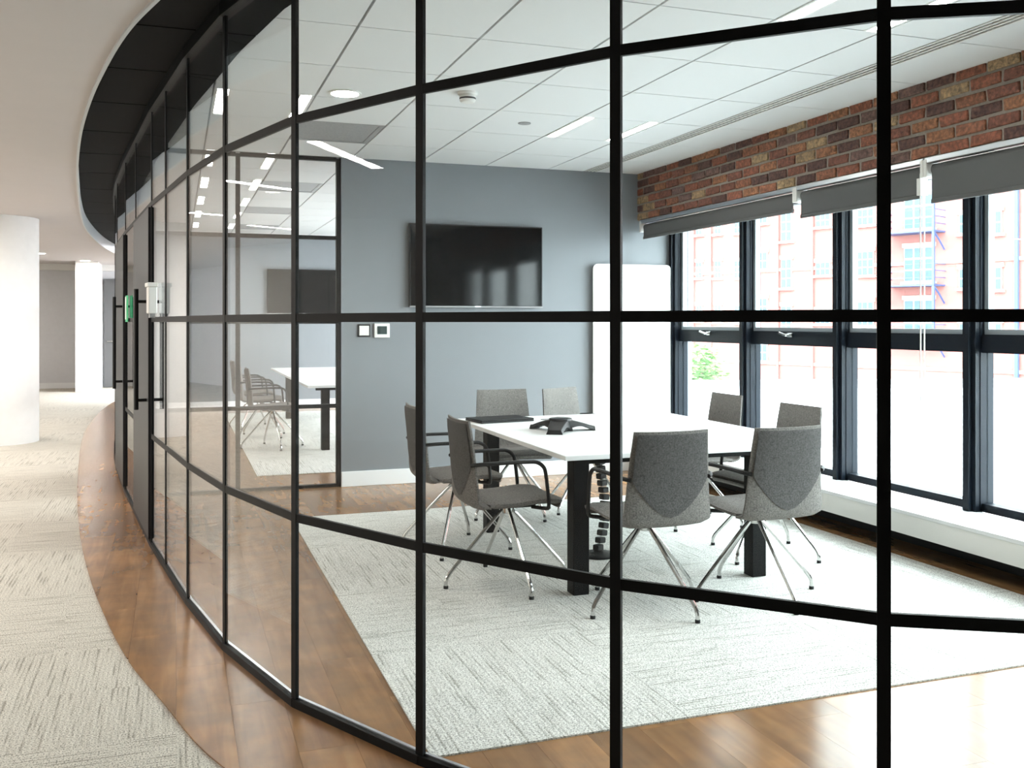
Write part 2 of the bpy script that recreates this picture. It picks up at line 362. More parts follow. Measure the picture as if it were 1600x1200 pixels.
# ---------------------------------------------------------------- walls of the rooms
bw = MB().box(1.335, 4.75, YB, YB + .12, 0, RZ + .1).build('wall_back', M['grey_wall']); tag(bw, 'grey-blue painted back wall with the television and white board', 'wall', kind='structure')
b1 = MB().box(1.335, 4.45, YB - .016, YB, .005, .135).build('baseboard_back', M['skirt'], bevel=.004); tag(b1, 'white skirting board along the grey-blue back wall', 'skirting', kind='structure')
w2 = MB().box(-.70, 4.75, YB2, YB2 + .12, 0, RZ + .1).build('wall_far_room', M['grey_wall']); tag(w2, 'grey wall at the end of the second meeting room', 'wall', kind='structure')
b2 = MB().box(-.66, 4.45, YB2 - .016, YB2, .005, .135).build('baseboard_far_room', M['skirt']); tag(b2, 'white skirting of the second meeting room', 'skirting', kind='structure')
wl = MB().box(-7.2, -7.0, -6.2, 22.6, 0, CZ + .3).build('wall_left', M['white']); tag(wl, 'white wall on the far left side of the open corridor', 'wall', kind='structure')
wr = MB().box(-7.2, 4.75, -6.2, -6.0, 0, CZ + .3).build('wall_rear', M['white']); tag(wr, 'white wall behind the photographer', 'wall', kind='structure')
wn = MB().box(4.6, 4.75, -6.0, .95, 0, CZ + .3).build('wall_right_corridor', M['white']); tag(wn, 'white corridor wall right of the glass wall', 'wall', kind='structure')
wf = MB().box(-7.0, 4.75, 22.4, 22.6, 0, CZ + .3).build('wall_far', M['far_grey']); tag(wf, 'pale grey wall at the far end of the corridor', 'wall', kind='structure')
bf = MB().box(-7.0, -1.95, 22.385, 22.4, 0, .12).build('baseboard_far', M['skirt']); tag(bf, 'white skirting of the far corridor wall', 'skirting', kind='structure')
tf = MB().box(-7.0, -1.2, 22.26, 22.4, 2.52, CZ).build('trim_1', M['white']); tag(tf, 'white bulkhead edge above the far grey wall', 'trim', kind='structure')
pl = MB().lathe([(.45, 0), (.45, CZ)], 48).build('round_column', M['pillar'], smooth=True, loc=(-2.0, 12.65, 0)); tag(pl, 'large round white column at the left edge of the corridor', 'column', kind='structure')
pr = MB().box(-1.93, -1.50, 21.15, 22.39, 0, CZ).build('wall_nib', M['pillar'], bevel=.006); tag(pr, 'narrow white wall pier under the bright downlight at the corridor end', 'column', kind='structure')
d3 = empty('door_3'); tag(d3, 'dark grey door at the corridor end right of the white pier', 'door', kind='structure')
MB().box(-1.47, -.6, 22.34, 22.39, .01, 2.35).build('door_leaf', M['doorfar'], d3, bevel=.004)
MB().tube([(-1.40, 22.30, 1.0), (-1.28, 22.30, 1.0)], .012).tube([(-1.40, 22.30, 1.0), (-1.40, 22.345, 1.0)], .01).build('handle', M['chrome'], d3)

# corridor ceiling, lip and dark soffit panels
ys = frange(.48, 20.6, .2)
cc = strip_mesh(lambda y: -7.2, x_out, ys, CZ, CZ + .2)
cc.box(-7.2, 4.75, -6.2, .48, CZ, CZ + .2).box(-7.2, 4.75, 20.6, 22.6, CZ, CZ + .2)
o = cc.build('ceiling', M['corr_ceil']); tag(o, 'smooth off-white corridor ceiling with a long curved edge', 'ceiling', kind='structure')
def ribbon(curve, w, z0, z1, off=0):
    mb = MB(); n = len(curve); vs = []
    for i, p in enumerate(curve):
        a = Vector(curve[max(i - 1, 0)]); b = Vector(curve[min(i + 1, n - 1)]); d = (b - a).normalized(); nn = Vector((-d.y, d.x)); q = Vector(p) + nn * off
        c, e = q - nn * w / 2, q + nn * w / 2
        vs += [(c.x, c.y, z0), (e.x, e.y, z0), (e.x, e.y, z1), (c.x, c.y, z1)]
    fs = [(0, 1, 2, 3), tuple((n - 1) * 4 + k for k in (3, 2, 1, 0))]
    for i in range(n - 1):
        for k in range(4): fs.append((i * 4 + k, i * 4 + (k + 1) % 4, (i + 1) * 4 + (k + 1) % 4, (i + 1) * 4 + k))
    return mb.add(vs, fs)
o = ribbon(OUTC, .016, CZ - .012, SZ + .02).build('trim_2', M['trimgrey'], smooth=True); tag(o, 'thin white curved trim edging the corridor ceiling recess', 'trim', kind='structure')
sf = empty('soffit'); tag(sf, 'black curved ceiling recess running along the top of the glass wall', 'ceiling', kind='structure')
joints = [.55, 1.0, 1.5, 2.1, 2.8, 3.4, 4.0, 4.75, 5.6, 6.5, 7.5, 8.5, 9.6, 10.8, 12.0, 13.2, 14.4, 15.6, 16.8, 18.0, 19.0]
for a, b in zip(joints, joints[1:]):
    yy = frange(a + .008, b - .008, .15)
    strip_mesh(x_out, lambda y: x_gl(y) + .25, yy, SZ, SZ + .02).build('soffit_panel', M['soffit'], sf)
strip_mesh(lambda y: x_out(y) - .02, lambda y: x_gl(y) + .1, frange(.5, 19.2, .2), SZ + .02, SZ + .05).build('backing', M['rubber'], sf)

# room ceilings: separate tiles in a grid
rcl = MB().box(-1.3, 4.75, .4, 19.2, RZ + .03, RZ + .12).build('ceiling_rooms', M['grid']); tag(rcl, 'suspended ceiling deck above the meeting room tiles', 'ceiling', kind='structure')
tl = empty('ceiling_tiles'); tag(tl, 'suspended ceiling of large pale grey tiles over the meeting rooms', 'ceiling', kind='structure')
TX, TY = .605, .745
gx = [.82 + TX * k for k in range(-3, 5)]; gx.append(3.60)
gx = sorted(set(round(v, 3) for v in gx if v < 3.59)) + [3.60]
gy = [3.79 + TY * k for k in range(-4, 6)] + [YB]
gy2 = [YB + .12 + TY * k for k in range(11)]
lights = {(gx.index(min(gx, key=lambda v: abs(v - a))), gy.index(min(gy, key=lambda v: abs(v - b)))) for a in (.215, 2.635) for b in (3.045, 6.025)}
vents = {(gx.index(min(gx, key=lambda v: abs(v - .82))), gy.index(min(gy, key=lambda v: abs(v - 6.77))))}
lights2 = {(gx.index(min(gx, key=lambda v: abs(v - a))), j) for a in (.215,) for j in (0, 2, 4, 6, 8)}
vents2 = {(gx.index(min(gx, key=lambda v: abs(v - .82))), j) for j in (2, 5, 8)}
tcache = {}
def tile_mesh(w, d, mat, nm):
    k = (round(w, 3), round(d, 3), nm)
    if k not in tcache: tcache[k] = MB().box(-w / 2 + .007, w / 2 - .007, -d / 2 + .0045, d / 2 - .0045, 0, .03).mesh(nm, mat)
    return tcache[k]
def lens(mb, name, mat, parent):                            # the thin luminous face of a lamp, looking down
    me = bpy.data.meshes.new(name); me.from_pydata(mb.v, [], mb.f); me.materials.append(mat)
    return link(name, me, parent)
def luminaire(cx, cy, w, d, label, grp):
    r = empty('recessed_luminaire', (cx, cy, RZ)); tag(r, label, 'ceiling light', grp)
    MB().box(-w / 2 + .09, w / 2 - .09, -d / 2 + .004, d / 2 - .004, 0, .03).build('panel', M['tile'], r)
    for s in (-1, 1):
        c = s * (w / 2 - .055)
        lens(MB().facedown(c - .033, c + .033, -d / 2 + .02, d / 2 - .02, .004), 'light_slot', M['led'], r)
        MB().box(c - .05, c - .034, -d / 2 + .004, d / 2 - .004, -.002, .025).box(c + .034, c + .05, -d / 2 + .004, d / 2 - .004, -.002, .025).build('slot_trim', M['plastic'], r)
def lay(gxs, gys, li, ve, far):
    for i in range(len(gxs) - 1):
        for j in range(len(gys) - 1):
            x0, x1, y0, y1 = gxs[i], gxs[i + 1], gys[j], gys[j + 1]; cx, cy = (x0 + x1) / 2, (y0 + y1) / 2
            if x1 < x_gl(cy) - .1 and cy > .95 or cy < 1.0: continue
            if far and cx > 3.0 and False: continue
            if (i, j) in li:
                if far: lab = '%s twin-slot ceiling light of the second room, counted from the screen' % ['first', 'second', 'third', 'fourth', 'fifth'][j // 2]
                else: lab = {(0, 0): 'twin-slot ceiling light over the left room edge nearest the camera', (0, 1): 'twin-slot ceiling light beside the grey vent panel',
                             (1, 0): 'twin-slot ceiling light at the top right near the linear diffuser', (1, 1): 'twin-slot ceiling light above the middle of the meeting table'}[(int(cx > 1.5), int(cy > 5))]
                luminaire(cx, cy, x1 - x0, y1 - y0, lab, 'far room ceiling lights' if far else 'meeting room ceiling lights')
            elif (i, j) in ve:
                r = empty('vent_panel', (cx, cy, RZ)); w, d = x1 - x0, y1 - y0
                tag(r, ('%s grey vent panel in the second room ceiling' % {2: 'nearest', 5: 'middle', 8: 'farthest'}[j]) if far else 'grey perforated air vent panel in the meeting room ceiling', 'ceiling vent', 'far room vents' if far else None)
                MB().box(-w / 2 + .04, w / 2 - .04, -d / 2 + .04, d / 2 - .04, .004, .03).build('grille', M['vent'], r)
                fm = MB()
                for a in (-1, 1):
                    fm.box(min(a * (w / 2 - .004), a * (w / 2 - .04)), max(a * (w / 2 - .004), a * (w / 2 - .04)), -d / 2 + .004, d / 2 - .004, 0, .03)
                    fm.box(-w / 2 + .04, w / 2 - .04, min(a * (d / 2 - .004), a * (d / 2 - .04)), max(a * (d / 2 - .004), a * (d / 2 - .04)), 0, .03)
                fm.build('frame', M['vent'], r)
            else:
                link('ceiling_tile', tile_mesh(x1 - x0, y1 - y0, M['tile'], 'ceiling_tile'), tl, (cx, cy, RZ))
lay(gx, gy, lights, vents, False)
lay(gx, gy2, lights2, vents2, True)
# linear diffuser and plain border along the brick
for a, b in zip(gy, gy[1:]):
    if b > 1.2: MB().box(3.73, 4.2, a + .003, b - .003, RZ, RZ + .03).build('border_tile', M['tile'], tl)
for a, b in zip(gy2, gy2[1:]): MB().box(3.60, 4.45, a + .003, b - .003, RZ, RZ + .03).build('border_tile', M['tile'], tl)
ld = empty('linear_diffuser', (3.665, 0, RZ)); tag(ld, 'long slotted air diffuser in the ceiling beside the brick bulkhead', 'ceiling vent')
MB().box(-.062, .062, 1.2, YB - .01, .012, .03).build('backing', M['slot'], ld)
for k in range(4):
    c = -.054 + k * .036
    MB().box(c - .007, c + .007, 1.2, YB - .01, -.002, .02).build('blade', M['plastic'], ld)
nb = MB()
yy = 1.25
while yy < YB: nb.box(-.06, .06, yy - .004, yy + .004, .002, .014); yy += .05
o = nb.build('louvre_bar', M['vent'], ld); o['kind'] = 'stuff'
# smoke detector, round downlight, sprinkler plate
sd = empty('smoke_detector', (1.69, 5.62, RZ)); tag(sd, 'white round smoke detector on the meeting room ceiling', 'smoke detector')
MB().lathe([(.062, 0), (.062, -.012), (.055, -.018)], 28).build('base', M['plastic'], sd, smooth=30)
MB().lathe([(.047, -.018), (.05, -.028), (.05, -.05), (.04, -.062), (.015, -.066)], 28).build('sensor', M['plastic'], sd, smooth=30)
MB().lathe([(.051, -.034), (.051, -.044)], 28).build('sensor_slot', M['slot'], sd)
sp = empty('ceiling_cover_plate', (2.33, 6.35, RZ)); tag(sp, 'small flat cover plate in the ceiling above the table', 'cover plate')
MB().lathe([(.045, 0), (.045, -.005), (.03, -.008)], 24).build('plate', M['vent'], sp, smooth=30)
def downlight(x, y, z, r, label, grp='round downlights', nm='round_downlight'):
    d = empty(nm, (x, y, z)); tag(d, label, 'ceiling light', grp)
    MB().lathe([(r * 1.18, 0), (r * 1.18, -.006), (r, -.008), (r, 0)], 32).build('trim_ring', M['plastic'], d, smooth=30)
    lens(MB().add([(r * .98 * math.cos(2 * PI * k / 24), -r * .98 * math.sin(2 * PI * k / 24), -.004) for k in range(24)], [tuple(range(24))]), 'lamp', M['down'], d)
downlight(.98, 5.88, RZ, .085, 'round white downlight in the meeting room ceiling by the twin-slot light')
downlight(-2.30, 18.9, CZ, .09, 'round downlight in the corridor ceiling beside the big round column')
downlight(-1.72, 20.85, CZ, .09, 'round downlight washing the narrow white pier at the corridor end')
downlight(-3.6, 20.6, CZ, .09, 'added unseen fill lamp brightening the corridor end wall, hidden behind the big round column')  # out-of-view lamp added only to brighten the far corridor wall
def led_bar(x, y, label):
    d = empty('linear_light', (x, y, CZ)); tag(d, label, 'ceiling light', 'corridor strip lights')
    MB().box(-.62, .62, -.062, -.05, -.010, 0).box(-.62, .62, .05, .062, -.010, 0).box(-.62, -.6, -.05, .05, -.010, 0).box(.6, .62, -.05, .05, -.010, 0).build('frame', M['plastic'], d)
    lens(MB().facedown(-.6, .6, -.05, .05, -.006), 'diffuser', M['led_c'], d)
ORD = ['first', 'second', 'third', 'fourth', 'fifth', 'sixth', 'seventh', 'eighth']
for x, row in ((-2.9, 'nearer the glass wall'), (-5.4, 'nearer the white left wall')):
    for k, y in enumerate((4.8, 7.8, 10.8, 13.8)):
        led_bar(x, y, '%s corridor strip light from the camera end, in the row %s' % (ORD[k], row))

# ---------------------------------------------------------------- window wall with brick bulkhead
wb = MB().box(XB + .012, 4.75, .95, 16.3, 2.385, RZ + .1).build('wall_right', M['mortar']); tag(wb, 'reclaimed red brick bulkhead above the meeting room windows', 'wall', kind='structure')
bl, bh, mj = .206, .059, .019
bmesh_variants = []
for k in range(5):
    mb = MB().box(0, .03, 0, bl, 0, bh); mb.v = [(a + random.uniform(-.004, .004), b + random.uniform(-.006, .006), c + random.uniform(-.005, .005)) for a, b, c in mb.v]
    bmesh_variants.append(mb.mesh('brick', M['brick'], bevel=.004, seg=1))
half = MB().box(0, .03, 0, .102, 0, bh).mesh('brick', M['brick'], bevel=.004, seg=1)
for c in range(6):
    z = 2.385 + .004 + c * (bh + mj); y = YB - .004 - (bl if c % 2 == 0 else .102)
    first = True
    while y > 1.2:
        if first and c % 2: me = half
        else: me = random.choice(bmesh_variants)
        link('brick', me, wb, (XB + random.uniform(-.003, .003), y, z)); first = False
        y -= bl + mj
# solid strip left and right of window openings
tw = MB().box(4.50, 4.75, .95, 16.3, 0, .255).build('wall_right_sill', M['skirt']); tag(tw, 'white low wall under the meeting room windows', 'wall', kind='structure')
sb = empty('sill_casing', (0, 0, 0)); tag(sb, 'long white heater casing forming a low window sill', 'heater casing')
MB().box(XB, 4.56, 1.1, YB - .02, .255, .28).build('top_ledge', M['skirt'], sb, bevel=.004)
MB().box(XB + .006, XB + .03, 1.1, YB - .02, .135, .255).build('front_panel', M['plastic'], sb)
MB().box(4.43, 4.50, 1.1, YB - .02, 0, .20).build('plinth', M['rubber'], sb)
MB().box(XB + .02, 4.5, 1.1, YB - .02, .128, .14).build('underside', M['rubber'], sb)
PITCH = 1.215
posts_y = [8.16 - PITCH * k for k in range(6)]
WNAMES = {0: 'narrow', }
def window(n, y0, y1, label, handle, far=False):
    w = empty('window_%d' % n); tag(w, label, 'window', kind='structure')
    zt, zm0, zm1, zb = 2.40, 1.235, 1.345, .28
    F = M['frame']
    MB().box(XW, XW + .10, y0, y0 + .055, zb, zt).build('jamb', F, w); MB().box(XW, XW + .10, y1 - .055, y1, zb, zt).build('jamb', F, w)
    MB().box(XW + .01, XW + .10, y0 + .055, y1 - .055, zm0, zm1).build('transom', F, w)
    MB().box(XW + .01, XW + .10, y0 + .055, y1 - .055, zb, zb + .05).build('bottom_rail', F, w)
    MB().box(XW + .01, XW + .10, y0 + .055, y1 - .055, zt - .06, zt).build('top_rail', F, w)
    if far: return
    a, b = y0 + .055, y1 - .055
    MB().box(XW + .03, XW + .075, a, a + .03, zm1, zt - .06).box(XW + .03, XW + .075, b - .03, b, zm1, zt - .06).box(XW + .03, XW + .075, a + .03, b - .03, zm1, zm1 + .03).build('sash', M['frame_pale'], w)
    MB().box(XW + .045, XW + .057, a + .02, b - .02, zm1 + .02, zt - .06).build('upper_pane', M['win_glass'], w)
    MB().box(XW + .045, XW + .057, a, b, zb + .05, zm0).build('lower_pane', M['win_glass'], w)
    if handle:
        h = MB().box(XW - .012, XW + .012, (a + b) / 2 - .03, (a + b) / 2 + .03, zm1 - .045, zm1 - .012).build('handle_plate', M['chrome'], w, bevel=.003)
        MB().tube([(XW - .012, (a + b) / 2, zm1 - .028), (XW - .045, (a + b) / 2, zm1 - .03), (XW - .05, (a + b) / 2 + .08, zm1 - .012)], .009).build('lever', M['chrome'], h, smooth=True)
post_me = MB().box(-.035, .02, -.05, .05, .27, 2.40).box(-.06, -.035, -.022, .022, .27, 2.40).mesh('window_post', M['frame'])
wlab = ['tall dark-framed window beside the white board, leftmost', 'tall dark-framed window second from the white board', 'tall dark-framed window behind the right-hand chairs',
        'tall dark-framed window at the right edge looking onto the balconies', 'tall dark-framed window just beyond the right picture edge', 'tall dark-framed window nearest the glass wall']
pr_ = empty('window_posts'); tag(pr_, 'dark blue-black steel posts between the tall windows', 'window frame', kind='structure')
for k, y in enumerate(posts_y): link('post', post_me, pr_, (XW, y, 0))
for k in range(5): window(k + 1, posts_y[k + 1], posts_y[k], wlab[k], k < 2)
window(6, 1.0, posts_y[5], wlab[5], False)
for k in range(6): window(7 + k, 8.45 + 1.25 * k, 8.45 + 1.25 * (k + 1), 'tall dark-framed window of the second meeting room, hidden by the back wall', False, far=True)
# roller blinds
def blind(y0, y1, zbot, label):
    b = empty('roller_blind', (XB, 0, 0)); tag(b, label, 'blind', 'roller blinds over the windows')
    MB().box(.0, .05, y0, y1, 2.352, 2.385).build('headrail', M['alu'], b, bevel=.004)
    MB().tube([(.055, y0 + .03, 2.315), (.055, y1 - .03, 2.315)], .034, 16).build('roller', M['blind'], b, smooth=True)
    MB().box(.020, .023, y0 + .04, y1 - .04, zbot, 2.315).build('fabric_sheet', M['blind'], b)
    MB().box(.012, .030, y0 + .04, y1 - .04, zbot - .012, zbot + .014).build('bottom_bar', M['blind'], b, bevel=.004)
    for y in (y0 + .008, y1 - .008): MB().box(-.004, .09, y - .012, y + .012, 2.27, 2.375).build('bracket', M['plastic'], b, bevel=.004)
    return b
blind(5.74, 8.14, 2.215, 'dark grey roller blind over the two windows beside the white board')
b_ = blind(4.50, 5.73, 2.165, 'dark grey roller blind over the window behind the right-hand chairs')
blind(3.28, 4.49, 2.125, 'dark grey roller blind at the right edge, hanging lowest')
blind(1.2, 3.27, 2.165, 'dark grey roller blind beyond the right picture edge')
ch = MB()
ch.tube([(XB + .01, 4.53, 2.30), (XB + .012, 4.53, .95)], .004, 6).tube([(XB + .04, 4.53, 2.30), (XB + .04, 4.53, .95)], .004, 6)
o = ch.build('blind_chain', M['plastic'], b_, loc=(-XB, 0, 0)); MB().box(-.004, .05, 4.515, 4.545, 2.17, 2.27).build('chain_guide', M['plastic'], b_)

# ---------------------------------------------------------------- curved glass wall
ZT = [.0, .70, 1.435, 2.165, SZ]
gw = empty('wall_front'); tag(gw, 'curved black-framed glass wall between the corridor and the meeting rooms', 'glass wall', kind='structure')
DOORS = {11: 1, 13: 2}
for i, p in enumerate(G):
    a = G[max(i - 1, 0)]; b = G[min(i + 1, len(G) - 1)]; d = Vector((b[0] - a[0], b[1] - a[1])); rz = math.atan2(d.y, d.x)
    MB().box(-.016, .016, -.007, .007, .005, SZ + .01).build('post', M['black'], gw, loc=(p[0], p[1], 0), rot=(0, 0, rz))
    if i == len(G) - 1: break
    q = G[i + 1]
    MB().bar(p, q, .03, .005, .035).build('bottom_rail', M['black'], gw)
    MB().bar(p, q, .012, .035, .040, off=-.009).build('bottom_trim', M['alu'], gw)
    MB().bar(p, q, .05, SZ - .06, SZ + .01).build('head_rail', M['black'], gw)
    isd = i in DOORS
    for k in (1, 2, 3):
        if isd and k < 3: continue
        MB().bar(p, q, .0135, ZT[k] - .0155, ZT[k] + .0155).build('transom', M['black'], gw)
    for k in range(4):
        if isd and k < 3: continue
        MB().bar(p, q, .008, max(.035, ZT[k] + .014), ZT[k + 1] - (.05 if k == 3 else .014)).build('glass_pane', M['glass'], gw)
def door(n, i, label):
    p, q = Vector(G[i]), Vector(G[i + 1]); d = (q - p).normalized(); nn = Vector((-d.y, d.x))
    r = empty('door_%d' % n); tag(r, label, 'door', kind='structure')
    a, b = p + d * .02, q - d * .02
    MB().bar(a, b, .045, .05, 2.145).build('door_leaf', M['door'], r, bevel=.003, seg=1)
    for s in (-1, 1):
        c = a + d * .10 + nn * s * .085
        hb = MB().tube([(c.x, c.y, .86), (c.x, c.y, 1.63)], .014, 12).build('pull_handle', M['rubber'], r, smooth=True)
        for z in (.92, 1.55):
            e = a + d * .10 + nn * s * .02
            MB().tube([(c.x, c.y, z), (e.x, e.y, z)], .010, 8).build('handle_mount', M['rubber'], hb)
door(1, 11, 'dark grey glazed-wall door with long black pull handles, nearer of two')
door(2, 13, 'dark grey door in the glass wall beside the green sign, farther of two')
# green notice and white reader on the glass
p, q = Vector(G[12]), Vector(G[13]); d = (q - p).normalized(); nn = Vector((-d.y, d.x)); c = p + d * .62
sg = empty('safety_sign'); tag(sg, 'small green and white notice fixed to the glass between the two doors', 'sign')
MB().bar(c - d * .11, c + d * .11, .006, 1.42, 1.63, off=.02).build('sign_plate', M['green'], sg)
MB().bar(c + d * .00, c + d * .10, .002, 1.44, 1.62, off=.025).build('sign_text_field', M['signwhite'], sg)
p, q = Vector(G[10]), Vector(G[11]); d = (q - p).normalized(); nn = Vector((-d.y, d.x)); c = q - d * .30
ac = empty('access_reader'); tag(ac, 'white wall-mounted reader box on the glass beside the nearer door', 'access reader')
MB().bar(c - d * .05, c + d * .05, .05, 1.47, 1.63, off=.04).build('housing', M['plastic'], ac, bevel=.006)
MB().bar(c - d * .065, c + d * .065, .06, 1.63, 1.655, off=.042).build('cap', M['plastic'], ac, bevel=.004)
MB().bar(c - d * .03, c + d * .03, .03, 1.445, 1.47, off=.04).build('cable_gland', M['vent'], ac)

# glazed screen between the two rooms
scn = empty('wall_screen'); tag(scn, 'straight black-framed glazed screen left of the grey wall, showing the second room', 'glass wall', kind='structure')
XS = [-.335, .483, 1.315]; ZS = [.0, .70, 1.42, 2.14, 2.815]; YS = YB + .04
for x in XS: MB().box(x - .018, x + .018, YS - .028, YS + .028, .005, 2.82).build('post', M['black'], scn)
for x0, x1 in zip(XS, XS[1:]):
    for k, z in enumerate(ZS): MB().box(x0 + .018, x1 - .018, YS - .025, YS + .025, max(.005, z - .016), z + (.03 if k == 0 else .016)).build('bottom_rail' if k == 0 else 'transom', M['black'], scn)
    for k in range(4): MB().box(x0 + .018, x1 - .018, YS - .004, YS + .004, ZS[k] + .03, ZS[k + 1] - .016).build('glass_pane', M['glass'], scn)

# ---------------------------------------------------------------- chairs
def shell_grid(prof, wid, th, bow, nj=11):
    """upholstered pad following a side profile; returns mesh builder"""
    n = len(prof); P = [Vector((0, a, b)) for a, b in prof]; mb = MB(); top = []; bot = []
    for i in range(n):
        t = (P[min(i + 1, n - 1)] - P[max(i - 1, 0)]).normalized(); nr = Vector((0, t.z, -t.y))       # sitter side
        if nr.z < 0 and abs(t.y) > abs(t.z): nr = -nr
        for j in range(nj):
            v = -1 + 2 * j / (nj - 1); e = (1 - abs(v) ** 6)
            ei = 1 - max(0, abs(2 * i / (n - 1) - 1)) ** 10
            h = th / 2 * (.25 + .75 * math.sqrt(max(0, e * ei)))
            c = P[i] + Vector((v * wid[i] / 2, 0, 0)) + nr * (bow[i] * v * v)
            top.append(c + nr * h); bot.append(c - nr * h)
    vs = top + bot; m = n * nj; fs = []
    for i in range(n - 1):
        for j in range(nj - 1):
            a = i * nj + j; fs += [(a, a + 1, a + nj + 1, a + nj), (m + a, m + a + nj, m + a + nj + 1, m + a + 1)]
    for j in range(nj - 1):
        fs += [(j, m + j, m + j + 1, j + 1), ((n - 1) * nj + j, (n - 1) * nj + j + 1, m + (n - 1) * nj + j + 1, m + (n - 1) * nj + j)]
    for i in range(n - 1):
        a = i * nj; fs += [(a, a + nj, m + a + nj, m + a), (a + nj - 1, m + a + nj - 1, m + a + 2 * nj - 1, a + 2 * nj - 1)]
    return mb.add(vs, fs)

def bez(pts, n):
    return catmull(pts, n)
back_prof = bez([(-.165, .450), (-.222, .455), (-.248, .49), (-.256, .60), (-.270, .75), (-.290, .895)], 4)
nb_ = len(back_prof)
back_w = [.468 - .078 * max(0, (i / (nb_ - 1) - .35) / .65) for i in range(nb_)]
back_bow = [.018 * min(1, i / 8) for i in range(nb_)]
seat_prof = bez([(.235, .435), (.215, .455), (.12, .463), (-.02, .452), (-.17, .450)], 4)
ns_ = len(seat_prof)
seat_w = [.41 + .055 * min(1, i / 5) for i in range(ns_)]
seat_me = shell_grid(seat_prof[::-1], seat_w[::-1], .048, [.012] * ns_).mesh('seat', M['fabric'], smooth=60)
back_me = shell_grid(back_prof, back_w, .040, back_bow).mesh('backrest', M['fabric'], smooth=60)
def back_panel():
    n = nb_; P = [Vector((0, a, b)) for a, b in back_prof]; nj = 13; ni = 14; vs = []
    for j in range(nj):
        v = -.93 + 1.86 * j / (nj - 1)
        lo = .40 + .29 * (abs(v) / .93) ** 1.35
        for i in range(ni):
            s = (lo + (.985 - lo) * i / (ni - 1)) * (n - 1); k = min(int(s), n - 2); f = s - k
            c = P[k].lerp(P[k + 1], f); t = (P[k + 1] - P[k]).normalized(); nr = Vector((0, t.z, -t.y)); w = back_w[k] * (1 - f) + back_w[k + 1] * f
            bw_ = back_bow[k] * (1 - f) + back_bow[k + 1] * f
            e = math.sqrt(max(0, 1 - abs(v) ** 6)); ei = math.sqrt(max(0, 1 - abs(2 * s / (n - 1) - 1) ** 10)) if s / (n - 1) > .5 else 1
            h = .02 * (.25 + .75 * e * ei) + .0035
            vs.append(c + Vector((v * w / 2, 0, 0)) + nr * (bw_ * v * v) - nr * h)
    fs = [(j * ni + i, j * ni + i + 1, (j + 1) * ni + i + 1, (j + 1) * ni + i) for j in range(nj - 1) for i in range(ni - 1)]
    m = MB().add(vs, fs); me = m.mesh('back_panel', M['fabric_d'], smooth=60)
    return me
panel_me = back_panel()
def arm_mesh(s):
    x = s * .240
    path = [(s * .205, -.262, .672), (s * .232, -.235, .678), (x, -.15, .682), (x, .04, .682), (x, .085, .676), (x, .115, .655), (x, .13, .62), (x, .145, .50), (x, .148, .445), (s * .21, .145, .428), (s * .12, .10, .424)]
    return MB().tube([(p.x, p.y, p.z) for p in smooth3(path)], .0105, 8).mesh('armrest', M['rubber'], smooth=True)
def smooth3(pts, n=3):
    P = [Vector(p) for p in pts]; P = [2 * P[0] - P[1]] + P + [2 * P[-1] - P[-2]]; out = []
    for i in range(1, len(P) - 2):
        for k in range(n):
            t = k / n; a, b, c, d = P[i - 1], P[i], P[i + 1], P[i + 2]
            out.append(.5 * ((2 * b) + (c - a) * t + (2 * a - 5 * b + 4 * c - d) * t * t + (3 * b - a - 3 * c + d) * t ** 3))
    return out + [P[-2]]
arm_me = [arm_mesh(-1), arm_mesh(1)]
leg_me = MB().tube([(p.x, p.y, p.z) for p in smooth3([(.018, 0, .405), (.12, 0, .30), (.30, 0, .105), (.335, 0, .062), (.345, 0, .035), (.346, 0, .012)])], .0105, 8).mesh('leg', M['chrome'], smooth=True)
glide_me = MB().lathe([(.013, 0), (.013, .014), (.011, .016)], 12, (.346, 0, 0)).mesh('glide', M['rubber'])
hub_me = MB().lathe([(.02, .372), (.028, .378), (.030, .405), (.022, .41), (.022, .428)], 16).mesh('hub', M['chrome'], smooth=30)
plate_me = MB().box(-.13, .13, -.12, .12, .424, .436).mesh('seat_plate', M['rubber'], bevel=.004, seg=1)
FZ = .0115
def chair(x, y, face, base, label, grp, simple=False):
    """face: direction the sitter looks (degrees from +Y, anticlockwise)"""
    r = empty('meeting_chair', (x, y, FZ), math.radians(face)); tag(r, label, 'chair', grp)
    link('seat', seat_me, r); bk = link('backrest', back_me, r); pn = link('back_panel', panel_me, bk)
    pn['label'] = 'darker grey outer panel of the backrest'
    for s in (0, 1): link('armrest', arm_me[s], r)
    link('hub', hub_me, r); link('seat_plate', plate_me, r)
    for k in range(4):
        lg = link('leg', leg_me, r, rot=(0, 0, math.radians(base - face + 90 * k)))
        link('glide', glide_me, lg)
    return r
GRP = 'grey swivel chairs around the white meeting table'
chair(1.65, 5.74, -90, 60, 'grey fabric chair at the left table side, partly behind a black post', GRP)
chair(1.69, 4.88, -90, 2, 'grey fabric chair at the left table side nearest the camera', GRP)
chair(2.195, 4.25, 0, 18, 'grey fabric chair at the near table edge, left of two, back towards us', GRP)
chair(2.815, 4.22, 2, 0, 'grey fabric chair at the near table edge, right of two, back towards us', GRP)
chair(2.33, 6.58, 180, 20, 'grey fabric chair behind the table below the television', GRP)
chair(2.93, 6.62, 207, 30, 'grey fabric chair behind the table, turned, beside the white board', GRP)
chair(3.43, 5.90, 90, 40, 'grey fabric chair at the window side, farther of two', GRP)
chair(3.37, 4.96, 92, 30, 'grey fabric chair at the window side, nearer of two', GRP)

